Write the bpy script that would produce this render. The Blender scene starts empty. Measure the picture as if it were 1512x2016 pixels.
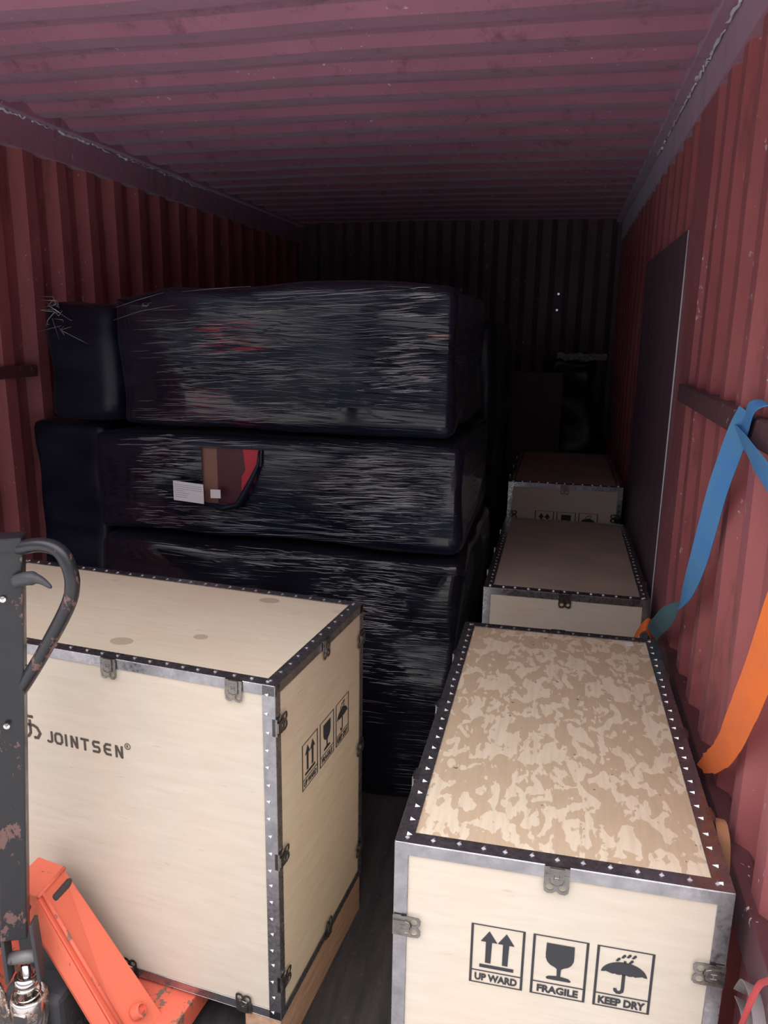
import bpy, bmesh, math, random
from mathutils import Vector, Matrix, noise

S = bpy.context.scene
COL = S.collection
random.seed(7)
PI = math.pi

# ------------------------------------------------------------------ camera
cam_d = bpy.data.cameras.new('camera')
cam = bpy.data.objects.new('camera', cam_d); COL.objects.link(cam)
cam_d.sensor_fit = 'HORIZONTAL'; cam_d.sensor_width = 36.0
cam_d.lens = 1514 / 1512 * 36.0
cam_d.clip_start = 0.02
RR = [[0.9749376687246122, 0.06574724162882742, -0.21254138966332825],
      [0.22196486356234743, -0.22259188295094165, 0.9493073543316215],
      [0.015104351875093958, -0.9726922194931729, -0.23160678895895617]]
m = Matrix(((RR[0][0], -RR[0][1], -RR[0][2], 0.0),
            (RR[1][0], -RR[1][1], -RR[1][2], 0.0),
            (RR[2][0], -RR[2][1], -RR[2][2], 1.64),
            (0, 0, 0, 1)))
cam.matrix_world = m
S.camera = cam

# ------------------------------------------------------------------ world: overcast sky, brighter towards the zenith
w = bpy.data.worlds.new('sky'); S.world = w; w.use_nodes = True
nt = w.node_tree; nt.nodes.clear()
wo = nt.nodes.new('ShaderNodeOutputWorld'); bg = nt.nodes.new('ShaderNodeBackground')
tc = nt.nodes.new('ShaderNodeTexCoord'); sx = nt.nodes.new('ShaderNodeSeparateXYZ')
mr = nt.nodes.new('ShaderNodeMapRange'); cr = nt.nodes.new('ShaderNodeValToRGB')
nt.links.new(tc.outputs['Generated'], sx.inputs[0]); nt.links.new(sx.outputs['Z'], mr.inputs[0])
mr.inputs[1].default_value = 0.0; mr.inputs[2].default_value = 1.0
nt.links.new(mr.outputs[0], cr.inputs[0])
cr.color_ramp.elements[0].position = 0.0; cr.color_ramp.elements[0].color = (0.06, 0.065, 0.08, 1)
cr.color_ramp.elements[1].position = 1.0; cr.color_ramp.elements[1].color = (1.45, 1.46, 1.52, 1)
e = cr.color_ramp.elements.new(0.62); e.color = (0.98, 0.96, 0.97, 1)
e = cr.color_ramp.elements.new(0.36); e.color = (0.20, 0.20, 0.22, 1)
nt.links.new(cr.outputs[0], bg.inputs[0]); bg.inputs[1].default_value = 3.6
nt.links.new(bg.outputs[0], wo.inputs[0])

S.view_settings.view_transform = 'Standard'
S.view_settings.look = 'None'
S.view_settings.exposure = 0.0
S.view_settings.gamma = 1.0
S.view_settings.use_curve_mapping = False
S.cycles.use_denoising = True
S.cycles.max_bounces = 10
S.cycles.diffuse_bounces = 6
S.cycles.glossy_bounces = 5
S.cycles.sample_clamp_indirect = 8.0

# ------------------------------------------------------------------ materials
class NT:
    def __init__(s, name):
        s.m = bpy.data.materials.new(name); s.m.use_nodes = True
        s.t = s.m.node_tree; s.n = s.t.nodes; s.l = s.t.links
        s.b = s.n['Principled BSDF']
        tc = s.n.new('ShaderNodeTexCoord'); s.co = tc.outputs['Object']
    def mp(s, sc, loc=(0, 0, 0)):
        k = s.n.new('ShaderNodeMapping'); k.inputs['Scale'].default_value = sc
        k.inputs['Location'].default_value = loc
        s.l.new(s.co, k.inputs[0]); return k.outputs[0]
    def noise(s, vec, scale=5, det=3, rough=.5, dist=0):
        k = s.n.new('ShaderNodeTexNoise'); s.l.new(vec, k.inputs['Vector'])
        k.inputs['Scale'].default_value = scale; k.inputs['Detail'].default_value = det
        k.inputs['Roughness'].default_value = rough; k.inputs['Distortion'].default_value = dist
        return k.outputs[0]
    def vor(s, vec, scale=5, rnd=1.0):
        k = s.n.new('ShaderNodeTexVoronoi'); s.l.new(vec, k.inputs['Vector'])
        k.inputs['Scale'].default_value = scale
        k.inputs['Randomness'].default_value = rnd; return k.outputs[0]
    def ramp(s, f, a, b, ca=0.0, cb=1.0):
        k = s.n.new('ShaderNodeMapRange'); s.l.new(f, k.inputs[0])
        k.inputs[1].default_value = a; k.inputs[2].default_value = b
        k.inputs[3].default_value = ca; k.inputs[4].default_value = cb
        return k.outputs[0]
    def math(s, op, a, b):
        k = s.n.new('ShaderNodeMath'); k.operation = op
        for i, v in enumerate((a, b)):
            if isinstance(v, (int, float)): k.inputs[i].default_value = v
            else: s.l.new(v, k.inputs[i])
        return k.outputs[0]
    def sep(s):
        k = s.n.new('ShaderNodeSeparateXYZ'); s.l.new(s.co, k.inputs[0]); return k.outputs
    def mix(s, f, a, b):
        k = s.n.new('ShaderNodeMix'); k.data_type = 'RGBA'
        if isinstance(f, (int, float)): k.inputs[0].default_value = f
        else: s.l.new(f, k.inputs[0])
        for i, v in ((6, a), (7, b)):
            if isinstance(v, tuple): k.inputs[i].default_value = (*v, 1)
            else: s.l.new(v, k.inputs[i])
        return k.outputs[2]
    def base(s, c):
        if isinstance(c, tuple): s.b.inputs['Base Color'].default_value = (*c, 1)
        else: s.l.new(c, s.b.inputs['Base Color'])
        return s
    def rough(s, r):
        if isinstance(r, (int, float)): s.b.inputs['Roughness'].default_value = r
        else: s.l.new(r, s.b.inputs['Roughness'])
        return s
    def metal(s, r):
        if isinstance(r, (int, float)): s.b.inputs['Metallic'].default_value = r
        else: s.l.new(r, s.b.inputs['Metallic'])
        return s
    def sheen(s, wt, c=(.72, .78, 1.0), ro=.45):
        s.b.inputs['Sheen Weight'].default_value = wt; s.b.inputs['Sheen Tint'].default_value = (*c, 1); s.b.inputs['Sheen Roughness'].default_value = ro; return s
    def spec(s, r): s.b.inputs['Specular IOR Level'].default_value = r; return s
    def bump(s, h, st=.3, d=.01):
        k = s.n.new('ShaderNodeBump'); k.inputs['Strength'].default_value = st
        k.inputs['Distance'].default_value = d; s.l.new(h, k.inputs['Height'])
        s.l.new(k.outputs[0], s.b.inputs['Normal']); return s

def paint(name, base, dark, chips=(.62, .58, .6), rust=(.07, .035, .03), rough=.5, chip_t=.665, scale=1.0, haze=.07):  # bluish sheen on the paint imitates the lilac haze
    t = NT(name)
    v = t.mp((1, 1, 1))
    big = t.noise(v, 2.2 * scale, 4, .6)
    c = t.mix(t.ramp(big, .35, .68), base, dark)
    grime = t.noise(t.mp((3, 3, .8)), 4 * scale, 5, .7)
    c = t.mix(t.ramp(grime, .56, .72, 0, .55), c, rust)
    patch = t.noise(t.mp((1, 1, 1), (7, 3, 1)), 3.1 * scale, 3)
    ch = t.noise(t.mp((1, 1, .6), (3, 1, 9)), 55 * scale, 3, .6)
    f = t.math('MULTIPLY', t.ramp(ch, chip_t, chip_t + .03), t.ramp(patch, .45, .6))
    c = t.mix(f, c, chips)
    t.base(c).rough(t.ramp(grime, .3, .7, rough - .06, rough + .12)).sheen(haze)
    t.bump(t.math('ADD', t.noise(v, 14, 4), t.math('MULTIPLY', f, -.3)), .25, .004)
    return t.m

M = {}
M['wall'] = paint('wall_paint', (.44, .135, .14), (.34, .095, .10))
M['wall_far'] = paint('plate_paint_shaded', (.16, .07, .085), (.12, .055, .07), chip_t=.74)  # shadow of the flat wall section put into a darker paint
M['wall_end'] = paint('end_wall_paint_shaded', (.17, .11, .14), (.13, .09, .12))  # shade of the deep end put into this darker colour
M['rail'] = paint('rail_paint', (.13, .045, .05), (.09, .03, .035), rough=.55, chip_t=.66)
M['ceil'] = paint('ceiling_paint', (.47, .21, .30), (.39, .17, .25), chips=(.75, .7, .75), rough=.5, chip_t=.68, haze=.45)  # lilac haze put into the mauve colour and stronger sheen
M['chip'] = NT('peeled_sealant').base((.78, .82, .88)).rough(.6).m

def floor_mat():
    t = NT('floor_boards')
    n = t.noise(t.mp((8, 1.2, 1)), 3, 5, .7)
    c = t.mix(t.ramp(n, .35, .7), (.028, .026, .028), (.07, .062, .06))
    d = t.noise(t.mp((1, 1, 1)), 30, 4, .7)
    c = t.mix(t.ramp(d, .62, .74, 0, .6), c, (.13, .11, .095))
    t.base(c).rough(.8).bump(n, .4, .01); return t.m
M['floor'] = floor_mat()
def conc():
    t = NT('yard_concrete')
    n = t.noise(t.mp((1, 1, 1)), 2, 6, .6)
    t.base(t.mix(n, (.40, .385, .37), (.48, .465, .45))).rough(.9); return t.m
M['yard'] = conc()

def ply(name, a, b, kind=0):
    t = NT(name)
    long_ax = {0: (1.2, 1.2, 9), 1: (9, 1.2, 9), 2: (1.5, 14, 1)}[min(kind, 2)]
    g = t.noise(t.mp(long_ax), 6, 4, .6, .6)
    c = t.mix(t.ramp(g, .3, .7), a, b)
    cloud = t.noise(t.mp((1, 1, .5)), 5, 2)
    c = t.mix(t.ramp(cloud, .4, .7, 0, .35), c, (.76, .56, .42))
    kn = t.vor(t.mp((1, 1, .8), (.3, .1, .7)), 5.2)
    c = t.mix(t.ramp(kn, .10, .03, 0, .28), c, (.45, .28, .14))
    dash = t.noise(t.mp({0: (6, 6, 40), 1: (40, 5, 6), 2: (7, 60, 1)}[min(kind, 2)]), 3, 2)
    c = t.mix(t.ramp(dash, .68, .74, 0, .3), c, (.42, .29, .17))
    if kind == 3:      # damp-mottled lid
        v = t.mp((19, 11, 1))
        d1 = t.noise(v, 1.55, 2.2, .45, .9)
        d2 = t.noise(t.mp((50, 18, 1), (3, 9, 0)), 1.4, 2, .5, .4)
        f = t.math('ADD', t.math('MULTIPLY', d1, .66), t.math('MULTIPLY', d2, .34))
        c = t.mix(t.ramp(f, .487, .507), (.78, .66, .50), (.59, .45, .31))
        gg = t.noise(t.mp((30, 3, 1)), 4, 3)
        c = t.mix(t.ramp(gg, .4, .8, 0, .25), c, (.36, .27, .16))
        sp = t.noise(t.mp((1, 1, 1), (5, 5, 5)), 60, 1)
        c = t.mix(t.ramp(sp, .76, .78, 0, .8), c, (.10, .09, .04))
    if kind == 2:      # clean lid with three damp spots
        X = t.sep()
        for (px, py, r1, r2, k) in M_spots:
            dx = t.math('DIVIDE', t.math('SUBTRACT', X[0], px), r1)
            dy = t.math('DIVIDE', t.math('SUBTRACT', X[1], py), r2)
            q = t.math('ADD', t.math('MULTIPLY', dx, dx), t.math('MULTIPLY', dy, dy))
            q = t.math('ADD', q, t.math('MULTIPLY', t.math('SUBTRACT', cloud, .5), 1.2))
            c = t.mix(t.ramp(q, 1.0, .8, 0, .55 if k == 0 else .8), c, (.33, .25, .16) if k == 0 else (.85, .75, .5))
    t.base(c).rough(.62).bump(g, .12, .002)
    return t.m
M_spots = []   # filled once the crate frame is known

def galv(name, a=(.29, .285, .31), b=(.42, .41, .43), r=.28):
    t = NT(name)
    n = t.noise(t.mp((1, 1, 1)), 22, 4, .6)
    s = t.noise(t.mp((4, 4, 4)), 30, 2)
    t.base(t.mix(t.ramp(n, .35, .65), a, b)).metal(.92).rough(t.ramp(s, .3, .7, r - .07, r + .12))
    t.bump(n, .05, .001); return t.m
M['galv'] = galv('galvanised_strip')
M['latch'] = galv('latch_steel', (.17, .16, .155), (.30, .28, .26), .25)
M['tab'] = galv('tab_steel', (.85, .85, .85), (.9, .9, .9), .45)
M['ink'] = NT('black_stencil_ink').base((.035, .035, .042)).rough(.7).m
M['ink_brown'] = NT('brown_black_print').base((.085, .062, .05)).rough(.7).m
def timber():
    t = NT('pallet_timber')
    g = t.noise(t.mp((14, 2, 20)), 4, 5, .65, .5)
    t.base(t.mix(t.ramp(g, .3, .7), (.42, .24, .15), (.60, .38, .25))).rough(.75).bump(g, .4, .004); return t.m
M['timber'] = timber()

def film(name, red=None, spots=(), tilt=0.0, tint=(.006, .008, .017), st=1.0, rough=.10, spc=.42):
    t = NT(name)
    def crease(vec, sc, wdt, det=2):
        n = t.noise(vec, sc, det, .55, .12)
        k = t.math('ABSOLUTE', t.math('SUBTRACT', n, .5), 0)
        return t.ramp(k, 0.0, wdt, 1.0, 0.0)
    b = t.noise(t.mp((4.5, 4.5, 100), (2, 2, 2)), 1.4, 3, .6, .1)
    co0 = t.co
    rt_ = t.n.new('ShaderNodeMapping'); rt_.inputs['Rotation'].default_value = (0, tilt, 0); t.l.new(t.co, rt_.inputs[0]); t.co = rt_.outputs[0]
    a = crease(t.mp((.8, .8, 19)), 1.6, .028)
    a2 = crease(t.mp((1.5, 1.5, 36), (3, 1, 5)), 1.7, .036)
    t.co = co0
    mask = t.noise(t.mp((2.6, 1.6, .9), (4.2, 0, 1.7)), 1.6, 2)
    h = t.math('ADD', a, t.math('MULTIPLY', a2, .6))
    amp = t.ramp(mask, .42, .66, .02, .42)
    if spots:
        X = t.sep()
        for (cx, cz, rx, rz, am) in spots:
            dx = t.math('DIVIDE', t.math('SUBTRACT', X[0], cx), rx)
            dz = t.math('DIVIDE', t.math('SUBTRACT', X[2], cz), rz)
            q = t.math('ADD', t.math('MULTIPLY', dx, dx), t.math('MULTIPLY', dz, dz))
            amp = t.math('MAXIMUM', amp, t.ramp(q, 1.3, .1, 0, am))
    h = t.math('MULTIPLY', h, amp)
    h = t.math('ADD', h, t.math('MULTIPLY', b, .03))
    c = tint
    cl = t.noise(t.mp((2, 2, 6)), 2, 3)
    col = t.mix(t.ramp(cl, .42, .7), tint, (tint[0] * 1.8, tint[1] * 1.8, tint[2] * 1.8))
    if red:
        X = t.sep()
        for (cx, cz, rx, rz, amt, rc) in red:
            dx = t.math('DIVIDE', t.math('SUBTRACT', X[0], cx), rx)
            dz = t.math('DIVIDE', t.math('SUBTRACT', X[2], cz), rz)
            q = t.math('ADD', t.math('MULTIPLY', dx, dx), t.math('MULTIPLY', dz, dz))
            f = t.math('MULTIPLY', t.ramp(q, 1.0, .2, 0, amt), t.ramp(b, .52, .60))
            col = t.mix(f, col, rc)
    t.base(col).rough(t.ramp(cl, .3, .7, rough - .04, rough + .05)).spec(spc).sheen(.04)
    t.bump(h, st, .0026)
    return t.m
M['film'] = film('black_stretch_film', tilt=-.03, spots=[(-1.33, 1.15, .14, .20, 1.3), (-.62, 1.12, .26, .20, 1.3), (-.42, 1.2, .1, .1, .8)])
M['film_up'] = film('black_stretch_film_upper', tilt=-.05, spots=[(-.48, 1.58, .17, .22, 1.4), (-1.12, 1.52, .36, .22, .5)], red=[(-1.08, 1.635, .13, .03, .9, (.42, .02, .03)), (-1.06, 1.58, .14, .04, .8, (.36, .02, .03)),
                                                      (-1.12, 1.36, .22, .10, .35, (.22, .015, .03)), (-.38, 1.62, .05, .012, 1, (.45, .27, .2))])
M['film_low'] = film('black_stretch_film_lower', spots=[(-.62, .70, .17, .26, 1.3), (-.85, .86, .5, .05, 1.0), (-.45, .45, .12, .12, .6)], tint=(.008, .008, .014), st=.9)
M['film_smooth'] = film('black_bag_plastic', st=.3, rough=.36, tint=(.006, .008, .018), spc=.3)
M['fold_glint'] = NT('film_fold_glint').base((.24, .245, .27)).rough(.16).spec(1.0).m  # pale base colour paints the glints on the film
M['fold_glint'].node_tree.nodes['Principled BSDF'].inputs['Coat Weight'].default_value = 1.0
M['fold_glint'].node_tree.nodes['Principled BSDF'].inputs['Coat Roughness'].default_value = .12
M['fold_glint'].node_tree.nodes['Principled BSDF'].inputs['Coat IOR'].default_value = 1.9
M['carton_brown'] = NT('carton_brown').base((.26, .13, .10)).rough(.7).m
M['carton_maroon'] = NT('carton_maroon').base((.07, .008, .02)).rough(.45).m
M['carton_red'] = NT('carton_red').base((.50, .02, .04)).rough(.5).m
M['paper'] = NT('white_label').base((.80, .79, .82)).rough(.6).m
M['grey_print'] = NT('grey_print').base((.38, .38, .40)).rough(.7).m

def worn(name, base, under, thr=.6, rough=.4, scale=9, metal=0.0):
    t = NT(name)
    n = t.noise(t.mp((1, 1, .55)), scale, 6, .68)
    f = t.ramp(n, thr, thr + .02)
    t.base(t.mix(f, base, under)).rough(t.ramp(n, .4, .7, rough, rough + .3)).metal(metal)
    t.bump(t.math('MULTIPLY', f, -1), .4, .002); return t.m
M['handle'] = worn('handle_black_paint', (.020, .020, .024), (.17, .09, .08), .565, .24, 10)
M['handle_lit'] = worn('handle_lit_face', (.10, .10, .105), (.21, .11, .09), .60, .42, 6)  # lit side of the post put into a lighter grey
M['jack_red'] = worn('jack_red_paint', (.76, .16, .09), (.22, .085, .07), .675, .42, 41)
M['jack_red_edge'] = worn('jack_red_scuffed', (.78, .15, .09), (.22, .13, .10), .56, .5, 26)
M['black_steel'] = worn('black_steel', (.05, .05, .055), (.13, .11, .10), .62, .5, 12)
M['grey_steel'] = worn('grey_bare_steel', (.20, .19, .19), (.12, .085, .075), .60, .45, 12, .3)
def chrome(name, r, rust):
    t = NT(name)
    n = t.noise(t.mp((1, 1, 1)), 38, 5, .7)
    f = t.ramp(n, rust, rust + .06)
    t.base(t.mix(f, (.78, .74, .70), (.30, .15, .10))).metal(t.ramp(f, 0, 1, 1.0, .2)).rough(t.ramp(f, 0, 1, r, .7)); return t.m
M['chrome'] = chrome('chrome', .12, .72)
M['chrome_rust'] = chrome('rusty_chrome', .22, .53)
def web(name, c, c2):
    t = NT(name)
    n = t.noise(t.mp((1, 1, 1)), 12, 3)
    wv = t.n.new('ShaderNodeTexWave'); wv.inputs['Scale'].default_value = 120
    t.l.new(t.co, wv.inputs['Vector'])
    t.base(t.mix(t.ramp(n, .35, .7), c, c2)).rough(.75).bump(wv.outputs[1], .15, .001); return t.m
M['blue'] = web('blue_webbing', (.07, .26, .60), (.10, .30, .52))
M['teal'] = web('teal_webbing', (.08, .22, .25), (.10, .20, .24))
M['orange'] = web('orange_webbing', (.85, .19, .035), (.72, .17, .05))
M['tan_web'] = web('faded_orange_webbing', (.42, .19, .09), (.34, .17, .10))
M['grey_web'] = web('grey_webbing', (.20, .17, .175), (.28, .24, .245))
M['red_rope'] = web('red_rope', (.62, .07, .07), (.42, .05, .06))
M['brown_box'] = paint('dark_brown_board', (.075, .035, .035), (.055, .028, .03), rough=.7, chip_t=.9)

# ------------------------------------------------------------------ helpers
def link(o, parent=None, mat4=None):
    COL.objects.link(o)
    if parent is not None: o.parent = parent
    if mat4 is not None: o.matrix_basis = mat4
    return o
def mesh_obj(name, me, mat=None, parent=None, smooth=False):
    if mat is not None:
        me.materials.clear(); me.materials.append(mat)
    if smooth:
        for p in me.polygons: p.use_smooth = True
    return link(bpy.data.objects.new(name, me), parent)
def empty(name, loc=(0, 0, 0), rz=0.0):
    o = bpy.data.objects.new(name, None); COL.objects.link(o)
    o.empty_display_size = .1; o.location = loc; o.rotation_euler = (0, 0, rz); return o
def tag(o, label, cat, group=None):
    o['label'] = label; o['category'] = cat
    if group: o['group'] = group
    return o
def struct(o, label=None):
    o['kind'] = 'structure'
    if label: o['label'] = label
    return o

class MB:
    def __init__(s): s.v = []; s.f = []; s.mi = []
    def add(s, vs, fs, T=None, mi=0):
        k = len(s.v)
        for p in vs:
            p = Vector(p); s.v.append(tuple(T @ p) if T is not None else tuple(p))
        for q in fs: s.f.append(tuple(i + k for i in q)); s.mi.append(mi)
        return s
    def box(s, a, b, T=None, mi=0):
        x0, y0, z0 = a; x1, y1, z1 = b
        vs = [(x0, y0, z0), (x1, y0, z0), (x1, y1, z0), (x0, y1, z0), (x0, y0, z1), (x1, y0, z1), (x1, y1, z1), (x0, y1, z1)]
        fs = [(0, 3, 2, 1), (4, 5, 6, 7), (0, 1, 5, 4), (1, 2, 6, 5), (2, 3, 7, 6), (3, 0, 4, 7)]
        return s.add(vs, fs, T, mi)
    def tube(s, pts, r, n=12, cap=True, T=None, mi=0):
        pts = [Vector(p) for p in pts]; rings = []
        up = Vector((0, 0, 1))
        prev = None
        for i, p in enumerate(pts):
            d = (pts[min(i + 1, len(pts) - 1)] - pts[max(i - 1, 0)]).normalized()
            if prev is None:
                a = d.cross(up)
                if a.length < .1: a = d.cross(Vector((1, 0, 0)))
            else: a = prev - d * prev.dot(d)
            a.normalize(); prev = a; b = d.cross(a)
            rr = r[i] if isinstance(r, (list, tuple)) else r
            rings.append([p + (a * math.cos(2 * PI * k / n) + b * math.sin(2 * PI * k / n)) * rr for k in range(n)])
        vs = [q for rg in rings for q in rg]; fs = []
        for i in range(len(rings) - 1):
            for k in range(n):
                fs.append((i * n + k, i * n + (k + 1) % n, (i + 1) * n + (k + 1) % n, (i + 1) * n + k))
        if cap:
            fs.append(tuple(range(n))[::-1]); fs.append(tuple((len(rings) - 1) * n + k for k in range(n)))
        return s.add(vs, fs, T, mi)
    def lathe(s, prof, c, n=28, T=None, mi=0):
        vs = []; fs = []
        for (r, z) in prof:
            for k in range(n):
                vs.append((c[0] + r * math.cos(2 * PI * k / n), c[1] + r * math.sin(2 * PI * k / n), c[2] + z))
        for i in range(len(prof) - 1):
            for k in range(n):
                fs.append((i * n + k, i * n + (k + 1) % n, (i + 1) * n + (k + 1) % n, (i + 1) * n + k))
        return s.add(vs, fs, T, mi)
    def mesh(s, name, fix=True):
        me = bpy.data.meshes.new(name); me.from_pydata(s.v, [], s.f); me.update()
        if fix:
            bm = bmesh.new(); bm.from_mesh(me); bmesh.ops.recalc_face_normals(bm, faces=bm.faces)
            bm.to_mesh(me); bm.free()
        return me
    def build(s, name, mat, parent=None, smooth=False, bevel=0.0, seg=2, fix=True):
        me = s.mesh(name, fix)
        if bevel:
            bm = bmesh.new(); bm.from_mesh(me)
            bmesh.ops.bevel(bm, geom=list(bm.edges), offset=bevel, segments=seg, affect='EDGES', profile=.6)
            bm.to_mesh(me); bm.free()
        mats = mat if isinstance(mat, list) else [mat]
        for x in mats: me.materials.append(x)
        if len(mats) > 1 and not bevel:
            for p, i in zip(me.polygons, s.mi): p.material_index = i
        if smooth:
            for p in me.polygons: p.use_smooth = True
        return link(bpy.data.objects.new(name, me), parent)

def curve_mesh(name, loops, ext=0.0002):
    """2D polygons with holes (even-odd) -> thin plate in the xy plane"""
    cu = bpy.data.curves.new(name, 'CURVE'); cu.dimensions = '2D'; cu.fill_mode = 'BOTH'; cu.extrude = ext
    for lp in loops:
        sp = cu.splines.new('POLY'); sp.points.add(len(lp) - 1); sp.use_cyclic_u = True
        for i, (x, y) in enumerate(lp): sp.points[i].co = (x, y, 0, 1)
    o = bpy.data.objects.new(name, cu); COL.objects.link(o)
    me = bpy.data.meshes.new_from_object(o.evaluated_get(bpy.context.evaluated_depsgraph_get()))
    bpy.data.objects.remove(o); bpy.data.curves.remove(cu)
    return me
def text_mesh(body, w, h, x, y, bold=0.03):
    """text fitted in the box (x,y,w,h)"""
    cu = bpy.data.curves.new('t', 'FONT'); cu.body = body; cu.offset = bold; cu.fill_mode = 'BOTH'; cu.resolution_u = 3
    o = bpy.data.objects.new('t', cu); COL.objects.link(o)
    me = bpy.data.meshes.new_from_object(o.evaluated_get(bpy.context.evaluated_depsgraph_get()))
    bpy.data.objects.remove(o); bpy.data.curves.remove(cu)
    xs = [v.co.x for v in me.vertices]; ys = [v.co.y for v in me.vertices]
    sx_ = w / (max(xs) - min(xs)); sy_ = h / (max(ys) - min(ys)); x0, y0 = min(xs), min(ys)
    for v in me.vertices: v.co = (x + (v.co.x - x0) * sx_, y + (v.co.y - y0) * sy_, 0.0002)
    return me
def join_meshes(name, mes):
    bm = bmesh.new()
    for me in mes: bm.from_mesh(me)
    out = bpy.data.meshes.new(name); bm.to_mesh(out); bm.free(); return out
def stroke(pts, w, closed=False):
    """polyline -> polygon of width w with mitred joints"""
    P = [Vector((p[0], p[1])) for p in pts]; n = len(P); L = []; Rr = []
    for i in range(n):
        a = P[i - 1] if (i > 0 or closed) else None
        b = P[(i + 1) % n] if (i < n - 1 or closed) else None
        d1 = (P[i] - a).normalized() if a is not None else (b - P[i]).normalized()
        d2 = (b - P[i]).normalized() if b is not None else d1
        n1 = Vector((-d1.y, d1.x)); n2 = Vector((-d2.y, d2.x)); mm = (n1 + n2)
        mm = mm.normalized(); k = w / 2 / max(.35, mm.dot(n1))
        L.append(tuple(P[i] + mm * k)); Rr.append(tuple(P[i] - mm * k))
    return [L, Rr] if closed else [L + Rr[::-1]]
def arc(cx, cy, r, a0, a1, n=10, ry=None):
    ry = r if ry is None else ry
    return [(cx + r * math.cos(math.radians(a0 + (a1 - a0) * i / n)), cy + ry * math.sin(math.radians(a0 + (a1 - a0) * i / n))) for i in range(n + 1)]

# ------------------------------------------------------------------ container shell
XR, XL, ZC, Y0, Y1 = .3525, -1.9975, 2.39, .93, 5.84
def profile(t0, t1, pitch, phase, depth, fl=.30, sl=.20):
    """trapezoid section: list of (t, d); d=0 inner crest, d=depth outer trough"""
    out = []; k = math.floor((t0 - phase) / pitch) - 1
    seq = [(0, 0), (fl, 0), (fl + sl, depth), (1 - sl, depth)]
    while True:
        for (u, d) in seq:
            t = phase + (k + u) * pitch
            if t0 < t < t1: out.append((t, d))
        k += 1
        if phase + k * pitch > t1: break
    return [(t0, out[0][1])] + out + [(t1, out[-1][1])]
def corr_wall(name, pr, fn, h0, h1, mat, nseg=10, wob=.0):
    b = MB(); n = len(pr); vs = []
    for j in range(nseg + 1):
        h = h0 + (h1 - h0) * j / nseg
        for i, (t, d) in enumerate(pr):
            dd = d + wob * (noise.noise(Vector((t * 2.1, h * 2.3, 4.0))))
            vs.append(fn(t, dd, h))
    fs = [(j * n + i, j * n + i + 1, (j + 1) * n + i + 1, (j + 1) * n + i) for j in range(nseg) for i in range(n - 1)]
    b.add(vs, fs)
    return b.build(name, mat, fix=True)
wl = corr_wall('wall_left', profile(Y0, Y1 + .06, .2035, 2.494, .036, .30, .20), lambda t, d, h: (XL - d, t, h), .14, ZC, M['wall'], 14, .006)
struct(wl, 'maroon corrugated steel side wall behind the pallet jack')
prr = profile(Y0, 2.29, .176, 1.644, .034, .28, .22)
prr = prr[:-1] + [(2.30, .034), (2.325, 0.0), (2.60, 0.0), (2.606, .012)]
far = profile(2.66, Y1, .205, 2.7, .034, .28, .22)
prr += [(2.64, .034)] + far[1:] + [(Y1 + .06, .02)]
wr = corr_wall('wall_right', prr, lambda t, d, h: (XR + d, t, h), .14, ZC, M['wall'], 14, .005)
struct(wr, 'red corrugated steel side wall beside the row of crates')
pl = MB().box((XR - .004, 2.602, .15), (XR + .03, 3.84, 1.95)).build('repair_plate', M['wall_far'], wr, bevel=.002)
pe = MB().tube([(XR - .0045, 2.602, .16), (XR - .0045, 2.6025, 1.0), (XR - .0045, 2.602, 1.945)], .0022, 6).build('plate_edge_highlight', M['chip'], pl, smooth=True)  # pale bead added as the bright highlight along the edge
pe['label'] = 'pale bead painted as the highlight on the plate edge'
pl['label'] = 'flat steel plate over the corrugation, its shade put into the colour'
cb = corr_wall('ceiling', profile(Y0, Y1 + .07, .2105, 2.095, .022, .34, .18), lambda t, d, h: (h, t, ZC + d + .006 * math.sin((h - XL) / 2.35 * PI)), XL - .03, XR + .03, M['ceil'], 24, .005)
struct(cb, 'red-brown corrugated steel container roof')
# back wall with two rust holes
prb = profile(XL - .09, XR + .09, .205, -.395, .036, .30, .2)
i0 = None
for i in range(len(prb) - 1):
    if prb[i][0] <= -.055 <= prb[i + 1][0]: i0 = i
bw = MB()
for i in range(len(prb) - 1):
    if i == i0: continue
    (a, da), (c_, dc) = prb[i], prb[i + 1]
    bw.add([(a, Y1 + da, .14), (c_, Y1 + dc, .14), (c_, Y1 + dc, ZC + .08), (a, Y1 + da, ZC + .08)], [(0, 1, 2, 3)])
bwo = bw.build('wall_back', M['wall_end'], fix=False); struct(bwo, 'corrugated end wall of the container, its shade put into the colour')
(a, da), (c_, dc) = prb[i0], prb[i0 + 1]
LL = math.hypot(c_ - a, dc - da); k = (-.055 - a) / (c_ - a) * LL
hm = curve_mesh('wall_facet', [[(0, .14), (LL, .14), (LL, ZC + .08), (0, ZC + .08)], arc(min(max(k, .012), LL - .012), 1.903, .0085, 0, 330, 11), arc(min(max(k - .004, .012), LL - .012), 1.791, .008, 0, 330, 11)], 0)
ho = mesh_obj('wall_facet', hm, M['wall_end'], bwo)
ux = Vector((c_ - a, dc - da, 0)).normalized()
ho.matrix_basis = Matrix(((ux.x, 0, ux.y, a), (ux.y, 0, -ux.x, Y1 + da), (0, 1, 0, 0), (0, 0, 0, 1)))
fl_ = MB().box((XL - .06, Y0, -.05), (XR + .06, Y1 + .05, 0)).build('floor', M['floor']); struct(fl_, 'dark worn container floor')
for (x0, x1, nm) in ((XL - .05, XL + .03, 'baseboard_left'), (XR - .02, XR + .05, 'baseboard_right')):
    struct(MB().box((x0, Y0, 0), (x1, Y1, .15)).build(nm, M['rail'], bevel=.006))
struct(MB().box((XL, Y1 - .03, 0), (XR, Y1 + .05, .15)).build('baseboard_back', M['rail'], bevel=.006))
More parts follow.
